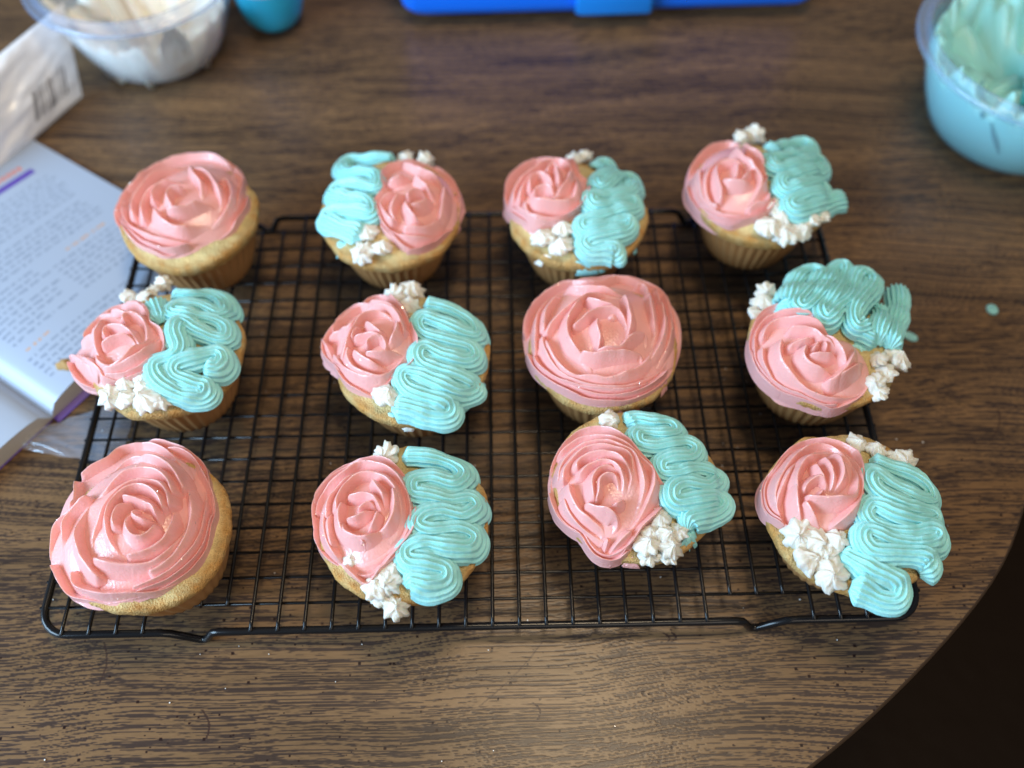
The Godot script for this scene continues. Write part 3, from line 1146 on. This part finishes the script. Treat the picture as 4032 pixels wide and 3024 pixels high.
	petal([-337,76,-316,101,-266,118,-203,142,-163,145])
	finish_rose()
	ruffle_path([98,-200,186,-166,296,-128,355,-76,347,-19,257,-15,153,-65,87,-111,57,-66,96,-1,199,43,314,45])
	ruffle_path([338,75,258,92,133,76,44,34,1,84,50,137,173,158,297,135,320,173,222,205,94,193,-1,157])
	ruffle_path([-27,192,8,237,114,241,227,244,265,274,210,310])
	finish_ruffle()
	ruffle_path([-122,222,-72,259,0,309,75,341,113,370,95,411,37,411,-26,384,-94,359])
	finish_ruffle()
	dab("teal_smear", "teal", -361, -165, 20, 16, 10)
	white_star(74, -305, 43)
	white_star(153, -263, 40)
	white_star(225, -227, 35)
	white_star(269, -213, 51)
	white_star(-274, 134, 59)
	white_star(-211, 174, 46)
	white_star(-133, 177, 43)
	white_star(-263, 242, 62)
	white_star(-206, 210, 43)
	white_star(-167, 310, 57)
	white_star(-169, 229, 43)


# ---------------------------------------------------------------- things around the rack
func build_backdrop_things() -> void:
	build_tub("clear plastic tub with leftover white frosting, behind the white packet", Vector3(-0.231, 0.0, -0.306), 0.044, 0.0635, 0.072, false)
	build_tub("clear plastic tub full of teal frosting at the right edge", Vector3(0.354, 0.0, -0.212), 0.053, 0.0725, 0.0815, true)
	build_bottle()
	build_case()
	build_carton()
	build_booklet()
	build_film()


func build_tub(label: String, at: Vector3, rb: float, rw: float, rt: float, teal: bool) -> void:
	var tub := thing("frosting_tub", label, "tub", at, "plastic frosting tubs")
	var h := 0.068
	var body: Array = [Vector2(0.0, 0.0006), Vector2(rb - 0.008, 0.0004), Vector2(rb - 0.002, 0.0020), Vector2(rb + 0.002, 0.007), Vector2(lerpf(rb, rw, 0.45), 0.022), Vector2(lerpf(rb, rw, 0.8), 0.042), Vector2(rw, 0.058)]
	put("tub_body", lathe(body, 72), mats.clear_blue if teal else mats.cloudy, tub)
	var rim: Array = [Vector2(rw, 0.058), Vector2(rw + 0.002, 0.0585), Vector2(rt - 0.0012, 0.0600), Vector2(rt, 0.0612), Vector2(rt, 0.0640), Vector2(rt - 0.0015, 0.0652), Vector2(rt - 0.0030, 0.0640), Vector2(rt - 0.0055, 0.0640), Vector2(rt - 0.0065, h), Vector2(rt - 0.0085, h), Vector2(rt - 0.0095, 0.0660)]
	put("tub_rim", lathe(rim, 84), mats.clear_rim, tub)
	# frosting: a lumpy mass clinging to the walls
	var pts := PackedVector3Array()
	var prof: Array
	if teal:
		prof = [Vector2(0.0, 0.0016), Vector2(rb - 0.008, 0.0018), Vector2(rb - 0.003, 0.0032), Vector2(rb + 0.0008, 0.008), Vector2(lerpf(rb, rw, 0.45) - 0.0014, 0.022), Vector2(lerpf(rb, rw, 0.8) - 0.0014, 0.042), Vector2(rw - 0.0018, 0.055), Vector2(rw - 0.006, 0.058), Vector2(rw - 0.013, 0.050), Vector2(rw - 0.019, 0.036), Vector2(0.034, 0.026), Vector2(0.020, 0.030), Vector2(0.010, 0.026), Vector2(0.0, 0.024)]
	else:
		prof = [Vector2(0.0, 0.0016), Vector2(rb - 0.008, 0.0018), Vector2(rb - 0.003, 0.0032), Vector2(rb + 0.0008, 0.008), Vector2(lerpf(rb, rw, 0.6) - 0.0014, 0.034), Vector2(lerpf(rb, rw, 0.6) - 0.004, 0.036), Vector2(rb - 0.002, 0.022), Vector2(rb - 0.014, 0.013), Vector2(0.020, 0.010), Vector2(0.010, 0.012), Vector2(0.0, 0.011)]
	var sides := 96
	var wall := 6 if teal else 4
	for j in prof.size():
		var q: Vector2 = prof[j]
		for i in sides:
			var t := TAU * i / sides
			var d := Vector3(cos(t), 0.0, -sin(t))
			var m := wob.get_noise_3d(d.x * q.x * 70.0 + (3.0 if teal else 8.0), q.y * 40.0, d.z * q.x * 70.0)
			var m2 := wob.get_noise_3d(d.x * 2.2, q.y * 30.0 + 5.0, d.z * 2.2)
			var y := q.y
			var r := q.x
			if j > wall:
				y += m * (0.022 if teal else 0.012) + m2 * 0.008
			elif j == wall or j == wall - 1:
				y += m2 * (0.003 if teal else 0.020)
				for k in body.size() - 1:
					if y >= body[k].y and y <= body[k + 1].y:
						r = lerpf(body[k].x, body[k + 1].x, inverse_lerp(body[k].y, body[k + 1].y, y)) - (0.0015 if j < wall else 0.004)
			pts.append(Vector3(d.x * r, maxf(y, 0.0015), d.z * r))
	put("frosting", grid_mesh(pts, sides, prof.size(), true), mats.teal if teal else mats.cream, tub)
	if not teal:
		# streaks of frosting scraped up the wall
		for s: Array in [[0.55, 0.45], [-1.3, 0.4]]:
			var sp := PackedVector3Array()
			for j in 9:
				var f := j / 8.0
				var r := lerpf(lerpf(rb, rw, 0.3), rw, f) - 0.0022
				for i in 11:
					var e := i / 10.0 - 0.5
					var ragged := wob.get_noise_2d(j * 0.9, s[0] * 4.0) * 0.25
					var a: float = s[0] - PI / 2.0 + e * s[1] * (1.0 - 0.6 * f + ragged)
					var bulge := 0.004 * (1.0 - 4.0 * e * e) * sin(PI * clampf(f, 0.05, 0.97))
					sp.append(Vector3(cos(a) * (r - bulge), 0.016 + 0.038 * f, -sin(a) * (r - bulge)))
			put("frosting_smear", grid_mesh(sp, 11, 9, false), mats.cream, tub)
	if teal:
		# bare streaks where the frosting was scraped off the wall
		for s: Array in [[-2.42, -2.40, 0.047, 0.053, 0.0016], [-2.32, -2.12, 0.024, 0.048, 0.0018]]:
			var sp := PackedVector3Array()
			for j in 8:
				var f := j / 7.0
				var y: float = lerpf(s[2], s[3], f)
				var r := 0.0
				for k in body.size() - 1:
					if y >= body[k].y and y <= body[k + 1].y:
						r = lerpf(body[k].x, body[k + 1].x, inverse_lerp(body[k].y, body[k + 1].y, y)) - 0.0005
				for i in 5:
					var a: float = lerpf(s[1], s[0], f) + (i / 4.0 - 0.5) * 2.0 * s[4] * sin(PI * clampf(f, 0.08, 0.92)) / r
					sp.append(Vector3(cos(a) * r, y, -sin(a) * r))
			put("bare_streak", grid_mesh(sp, 5, 8, false), mats.bare, tub)
	# the utensil left standing in it
	var a0 := Vector3(-0.006, 0.013, 0.018) if not teal else Vector3(-0.006, 0.034, 0.018)
	var a1 := Vector3(-0.045, 0.150, -0.020) if not teal else Vector3(-0.018, 0.165, -0.018)
	var tool := thing("spreading_stick" if not teal else "spatula", "pale wooden stick standing in the white frosting tub" if not teal else "teal silicone spatula standing in the teal frosting tub", "stick" if not teal else "spatula", at + a0)
	var stick := PackedVector3Array()
	for j in 12:
		var f := j / 11.0
		for i in 10:
			var w := TAU * i / 10.0
			var dir := (a1 - a0).normalized()
			var sx := dir.cross(Vector3.FORWARD).normalized()
			var sz := sx.cross(dir)
			var grow := 0.0055 if j > 0 and j < 11 else 0.0
			stick.append((a1 - a0) * clampf((j - 1) / 9.0, 0.0, 1.0) + sx * cos(w) * grow * 1.2 + sz * sin(w) * grow * 0.5)
	put("handle", grid_mesh(stick, 10, 12, true), mats.handle if not teal else mats.spatula, tool)


func build_bottle() -> void:
	var b := thing("squeeze_bottle", "small rounded turquoise bottle between the white frosting tub and the blue case", "bottle", Vector3(-0.152, 0.0, -0.334))
	var prof: Array = [Vector2(0.0, 0.0004), Vector2(0.010, 0.0004), Vector2(0.016, 0.0030), Vector2(0.0205, 0.009), Vector2(0.0235, 0.018), Vector2(0.025, 0.030), Vector2(0.025, 0.072), Vector2(0.021, 0.083), Vector2(0.012, 0.089), Vector2(0.010, 0.090)]
	put("bottle_body", lathe(prof, 48), mats.bottle, b)
	var band: Array = [Vector2(0.0248, 0.036), Vector2(0.0253, 0.038), Vector2(0.0253, 0.068), Vector2(0.0248, 0.0695)]
	put("label_band", lathe(band, 48), mats.bottle_label, b)
	put("cap", lathe([Vector2(0.010, 0.0905), Vector2(0.011, 0.0915), Vector2(0.0105, 0.108), Vector2(0.006, 0.112), Vector2(0.0, 0.113)], 32, 24, 0.03), mats.bottle_label, b)


func build_case() -> void:
	var c := thing("carrying_case", "bright blue plastic case with a lighter blue latch, behind the rack", "case", Vector3(0.093, 0.0, -0.412))
	c.rotation.y = 0.018
	var lower := put("case_bottom", block(Vector3(0.304, 0.046, 0.170), 0.012, 5), mats.blue_case, c)
	lower.position.y = 0.0285
	var lid := put("case_lid", block(Vector3(0.306, 0.040, 0.172), 0.014, 5), mats.blue_case, c)
	lid.position.y = 0.0728
	var latch := put("latch", block(Vector3(0.056, 0.030, 0.008), 0.0025, 3), mats.blue_latch, c)
	latch.position = Vector3(0.002, 0.026, 0.0885)
	for s in [-1, 1]:
		var foot := put("foot", block(Vector3(0.030, 0.008, 0.12), 0.003, 2), mats.blue_case, c)
		foot.position = Vector3(s * 0.11, 0.0042, 0.0)


func build_carton() -> void:
	# a white packet lying tilted back, its printed face towards the table's right
	var corner := Vector3(-0.277, 0.0015, -0.254)
	var along := Vector3(-0.47, 0.0, 0.88).normalized()
	var back := Vector3(-0.06, 0.76, -0.65).normalized()
	var nrm := along.cross(back).normalized()
	nrm = -nrm if nrm.y < 0.0 else nrm
	var c := thing("white_packet", "white glossy packet with a printed barcode leaning by the tub", "packet", corner)
	var w := 0.15
	var h := 0.060
	var pts := PackedVector3Array()
	var n := 41
	for face in 2:
		for j in n:
			for i in n:
				var u := float(i if face == 0 else n - 1 - i) / (n - 1)
				var v := float(j) / (n - 1)
				var puff := pow(maxf(0.0, 16.0 * u * (1.0 - u) * v * (1.0 - v)), 0.5)
				var wr := wob.get_noise_2d(u * 5.0, v * 3.0) * 0.003 * puff
				var side := 1.0 if face == 0 else -1.0
				pts.append(along * u * w + back * v * h + nrm * (side * (0.006 * puff + 0.0006) + wr + 0.001))
	var packet := SurfaceTool.new()
	packet.append_from(grid_mesh(pts.slice(0, n * n), n, n, false), 0, Transform3D())
	packet.append_from(grid_mesh(pts.slice(n * n), n, n, false), 0, Transform3D())
	put("packet_body", packet.commit(), mats.carton, c)
	# the bars, printed on the face: a thin skin 0.3 mm proud
	var r2 := RandomNumberGenerator.new()
	r2.seed = 12
	var bars := SurfaceTool.new()
	bars.begin(Mesh.PRIMITIVE_TRIANGLES)
	bars.set_smooth_group(-1)
	var u := 0.09
	while u < 0.30:
		var bw := r2.randf_range(0.003, 0.006)
		for k in 48:
			var q: Vector2 = [Vector2(0, 0), Vector2(1, 1), Vector2(1, 0), Vector2(0, 0), Vector2(0, 1), Vector2(1, 1)][k % 6]
			q.y = (q.y + k / 6) / 8.0
			var uu := u + q.x * bw
			var vv := 0.16 + q.y * 0.30
			var puff := pow(maxf(0.0, 16.0 * uu * (1.0 - uu) * vv * (1.0 - vv)), 0.5)
			var wr := wob.get_noise_2d(uu * 5.0, vv * 3.0) * 0.003 * puff
			bars.add_vertex(along * uu * w + back * vv * h + nrm * (0.006 * puff + 0.0006 + wr + 0.0014))
		u += bw + (0.014 if r2.randf() < 0.3 else 0.0045)
	bars.generate_normals()
	put("barcode", bars.commit(), plain(0.05, 0.06, 0.10, 0.5), c)


# page print: lines of small grey type, a violet bar and orange headings, in page millimetres
func page_image(n: int, m: int) -> ImageTexture:
	var im := Image.create(n, m, false, Image.FORMAT_RGB8)
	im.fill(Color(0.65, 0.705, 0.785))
	var r2 := RandomNumberGenerator.new()
	r2.seed = 21
	# across = away from the spine (140 mm over n pixels); along = from the page foot (216 mm over m pixels)
	var sx := n / 140.0
	var sy := m / 216.0
	var rows: Array = []
	for k in 7:
		rows.append([142.0 - k * 4.4, 22.0, 122.0, 0])
	for k in 5:
		rows.append([107.0 - k * 4.4, 22.0, 118.0, 0])
	rows.append([80.0, 84.0, 112.0, 1])
	for k in 7:
		rows.append([74.0 - k * 4.4, 70.0, 122.0 - 14.0 * float(k == 6), 0])
	for k in 9:
		rows.append([82.0 - k * 4.4, 18.0, 62.0 - 18.0 * float(k % 4 == 3), 0])
	rows.append([38.0, 20.0, 36.0, 1])
	for k in 5:
		rows.append([32.0 - k * 4.4, 16.0, 84.0 - 9.0 * k, 0])
	for row: Array in rows:
		var x: float = row[1]
		while x < row[2]:
			var word := r2.randf_range(2.0, 7.5)
			var ink := Color(0.50, 0.55, 0.64) if row[3] == 0 else Color(0.80, 0.60, 0.42)
			for t in int(word / 1.05):
				var tall := 1.5 if r2.randf() < 0.7 else 2.2
				im.fill_rect(Rect2i(int((x + t * 1.05) * sx), int((row[0] - tall) * sy), int(0.88 * sx), int(tall * sy)), ink)
			x += word + 1.3
	im.fill_rect(Rect2i(int(14 * sx), int(150.0 * sy), int(106 * sx), int(5.0 * sy)), Color(0.36, 0.27, 0.66))
	for t in 22:
		im.fill_rect(Rect2i(int((30.0 + t * 4.0) * sx), int(158.5 * sy), int(2.8 * sx), int(4.0 * sy)), Color(0.86, 0.52, 0.45))
	return ImageTexture.create_from_image(im)


func build_booklet() -> void:
	var foot := Vector3(-0.232, 0.0, 0.005)
	var along := Vector3(-0.82, 0.0, -0.57).normalized()   # up the spine
	var across := Vector3(0.57, 0.0, -0.82).normalized()   # from the spine to the printed page's outer edge
	var book := thing("booklet", "open instruction booklet with violet cover and printed pages, partly under the rack", "booklet", foot)
	var width := 0.139
	var long := 0.216
	var n := 26
	for side in [1, -1]:
		var pts := PackedVector3Array()
		var uvs := PackedVector2Array()
		var edge := PackedVector3Array()
		for j in 2:
			for i in n:
				var f := i / (n - 1.0)
				var rise := 0.0095 * pow(sin(PI * minf(1.0, pow(f, 0.55))), 0.8) * (1.0 - 0.5 * f) + 0.0035 * (1.0 - 0.4 * f) + 0.0006
				if f < 0.02:
					rise = 0.0022
				var p: Vector3 = across * side * f * width + along * (j * long) + Vector3.UP * rise
				pts.append(p)
				uvs.append(Vector2(f, float(j)))
				if j == 0:
					edge.append(p)
		if side < 0:
			var a2 := PackedVector3Array()
			var u2 := PackedVector2Array()
			for j in 2:
				for i in n:
					a2.append(pts[j * n + n - 1 - i])
					u2.append(uvs[j * n + n - 1 - i])
			pts = a2
			uvs = u2
		var mat: StandardMaterial3D = mats.shaded_paper
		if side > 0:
			mat = mats.shaded_paper.duplicate()
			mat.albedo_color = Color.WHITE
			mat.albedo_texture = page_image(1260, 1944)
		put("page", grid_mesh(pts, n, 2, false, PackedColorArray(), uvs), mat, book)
		# the block of pages under it, seen along the foot, and the cover sheet
		var foot_pts := PackedVector3Array()
		for p in edge:
			foot_pts.append(Vector3(p.x, 0.0013, p.z))
		for p in edge:
			foot_pts.append(Vector3(p.x, p.y - 0.0001, p.z))
		put("page_edges", grid_mesh(foot_pts, n, 2, false), plain(0.52, 0.50, 0.47, 0.7), book)
		var outer := PackedVector3Array()
		for e: Vector3 in [pts[n - 1] if side > 0 else pts[0], pts[2 * n - 1] if side > 0 else pts[n]]:
			outer.append(Vector3(e.x, 0.0013, e.z))
		for e: Vector3 in [pts[n - 1] if side > 0 else pts[0], pts[2 * n - 1] if side > 0 else pts[n]]:
			outer.append(e - Vector3.UP * 0.0001)
		put("page_edges", grid_mesh(outer, 2, 2, false), plain(0.52, 0.50, 0.47, 0.7), book)
	for side in [1, -1]:
		var over := 0.0045 if side > 0 else 0.0004
		var cover := put("cover", block(Vector3(width - 0.001, 0.0009, long + over), 0.0004, 1), mats.cover, book)
		cover.transform = Transform3D(Basis(across, Vector3.UP, across.cross(Vector3.UP)), along * ((long - over) * 0.5) + across * side * width * 0.5 + Vector3.UP * 0.0006)
	var crumb := put("cake_crumb", crumb_mesh(5), mats.crumb)
	crumb.position = Vector3(-0.2265, 0.0125, -0.022)
	crumb.scale = Vector3(0.0050, 0.0034, 0.0036)
	tag(crumb, "brown cake crumb lying on the booklet page near its violet edge", "crumb")


func crumb_mesh(seed_: int) -> ArrayMesh:
	var pts := PackedVector3Array()
	for j in 9:
		var b := -PI / 2.0 + PI * j / 8.0
		for i in 14:
			var t := TAU * i / 14.0
			var d := Vector3(cos(t) * cos(b), sin(b), -sin(t) * cos(b))
			pts.append(d * (1.0 + 0.5 * wob.get_noise_3d(d.x * 1.6 + seed_, d.y * 1.6, d.z * 1.6)))
	return grid_mesh(pts, 14, 9, true)


func build_film() -> void:
	# a clear plastic wrapper corner between the booklet and the rack
	var p := PackedVector3Array()
	var n := 14
	for j in n:
		for i in n:
			var u := i / (n - 1.0)
			var v := j / (n - 1.0)
			var x := lerpf(-0.252, -0.188, u)
			var top := lerpf(0.0175, -0.008, u)
			var low := lerpf(0.0185, 0.034, pow(u, 0.6))
			var z := lerpf(low, top, v)
			p.append(Vector3(x, 0.0012 + 0.0040 * absf(wob.get_noise_2d(u * 5.0 + v * 2.0, v * 3.0)) + 0.0012 * sin(v * PI), z))
	var f := put("plastic_wrapper", grid_mesh(p, n, n, false), mats.film)
	tag(f, "clear plastic wrapper corner lying between the booklet and the rack", "wrapper")


func build_small_things() -> void:
	var drop := lathe([Vector2(0.0, 0.0001), Vector2(0.9, 0.0001), Vector2(1.0, 0.18), Vector2(0.86, 0.42), Vector2(0.5, 0.60), Vector2(0.0, 0.66)], 20, 0, 0.0, 0.12)
	var d1 := put("frosting_drop", drop, mats.teal)
	d1.position = Vector3(0.297, 0.0, -0.057)
	d1.scale = Vector3(0.0034, 0.0034, 0.0040)
	tag(d1, "round pale teal frosting drop alone on the table at the right", "frosting drop", "frosting drops on the table")
	var d2 := put("frosting_drop", drop, mats.teal)
	d2.position = Vector3(0.2445, 0.0, -0.039)
	d2.scale = Vector3(0.0046, 0.0034, 0.0028)
	d2.rotation.y = -0.6
	tag(d2, "oval teal frosting drop right beside the cupcake with upright teal ruffle", "frosting drop", "frosting drops on the table")
	# grains of sugar spilled over the table
	var grain := BoxMesh.new()
	grain.size = Vector3(0.0005, 0.0004, 0.0005)
	var mm := MultiMesh.new()
	mm.transform_format = MultiMesh.TRANSFORM_3D
	mm.mesh = grain
	mm.instance_count = 90
	for i in 90:
		var at := Vector3(rng.randf_range(-0.22, 0.24), 0.0003, rng.randf_range(-0.05, 0.20))
		if at.x > 0.10 and at.z > 0.215 - (at.x - 0.10) * 0.75 - 0.03:
			at.z -= 0.09
		mm.set_instance_transform(i, Transform3D(Basis(Vector3.UP, rng.randf() * TAU).scaled(Vector3.ONE * rng.randf_range(0.5, 1.2)), at))
	var sugar := MultiMeshInstance3D.new()
	sugar.name = "sugar_grains"
	sugar.multimesh = mm
	sugar.material_override = mats.sugar
	add_child(sugar)
	tag(sugar, "tiny white sugar grains scattered over the table top", "sugar")
	sugar.set_meta("kind", "stuff")
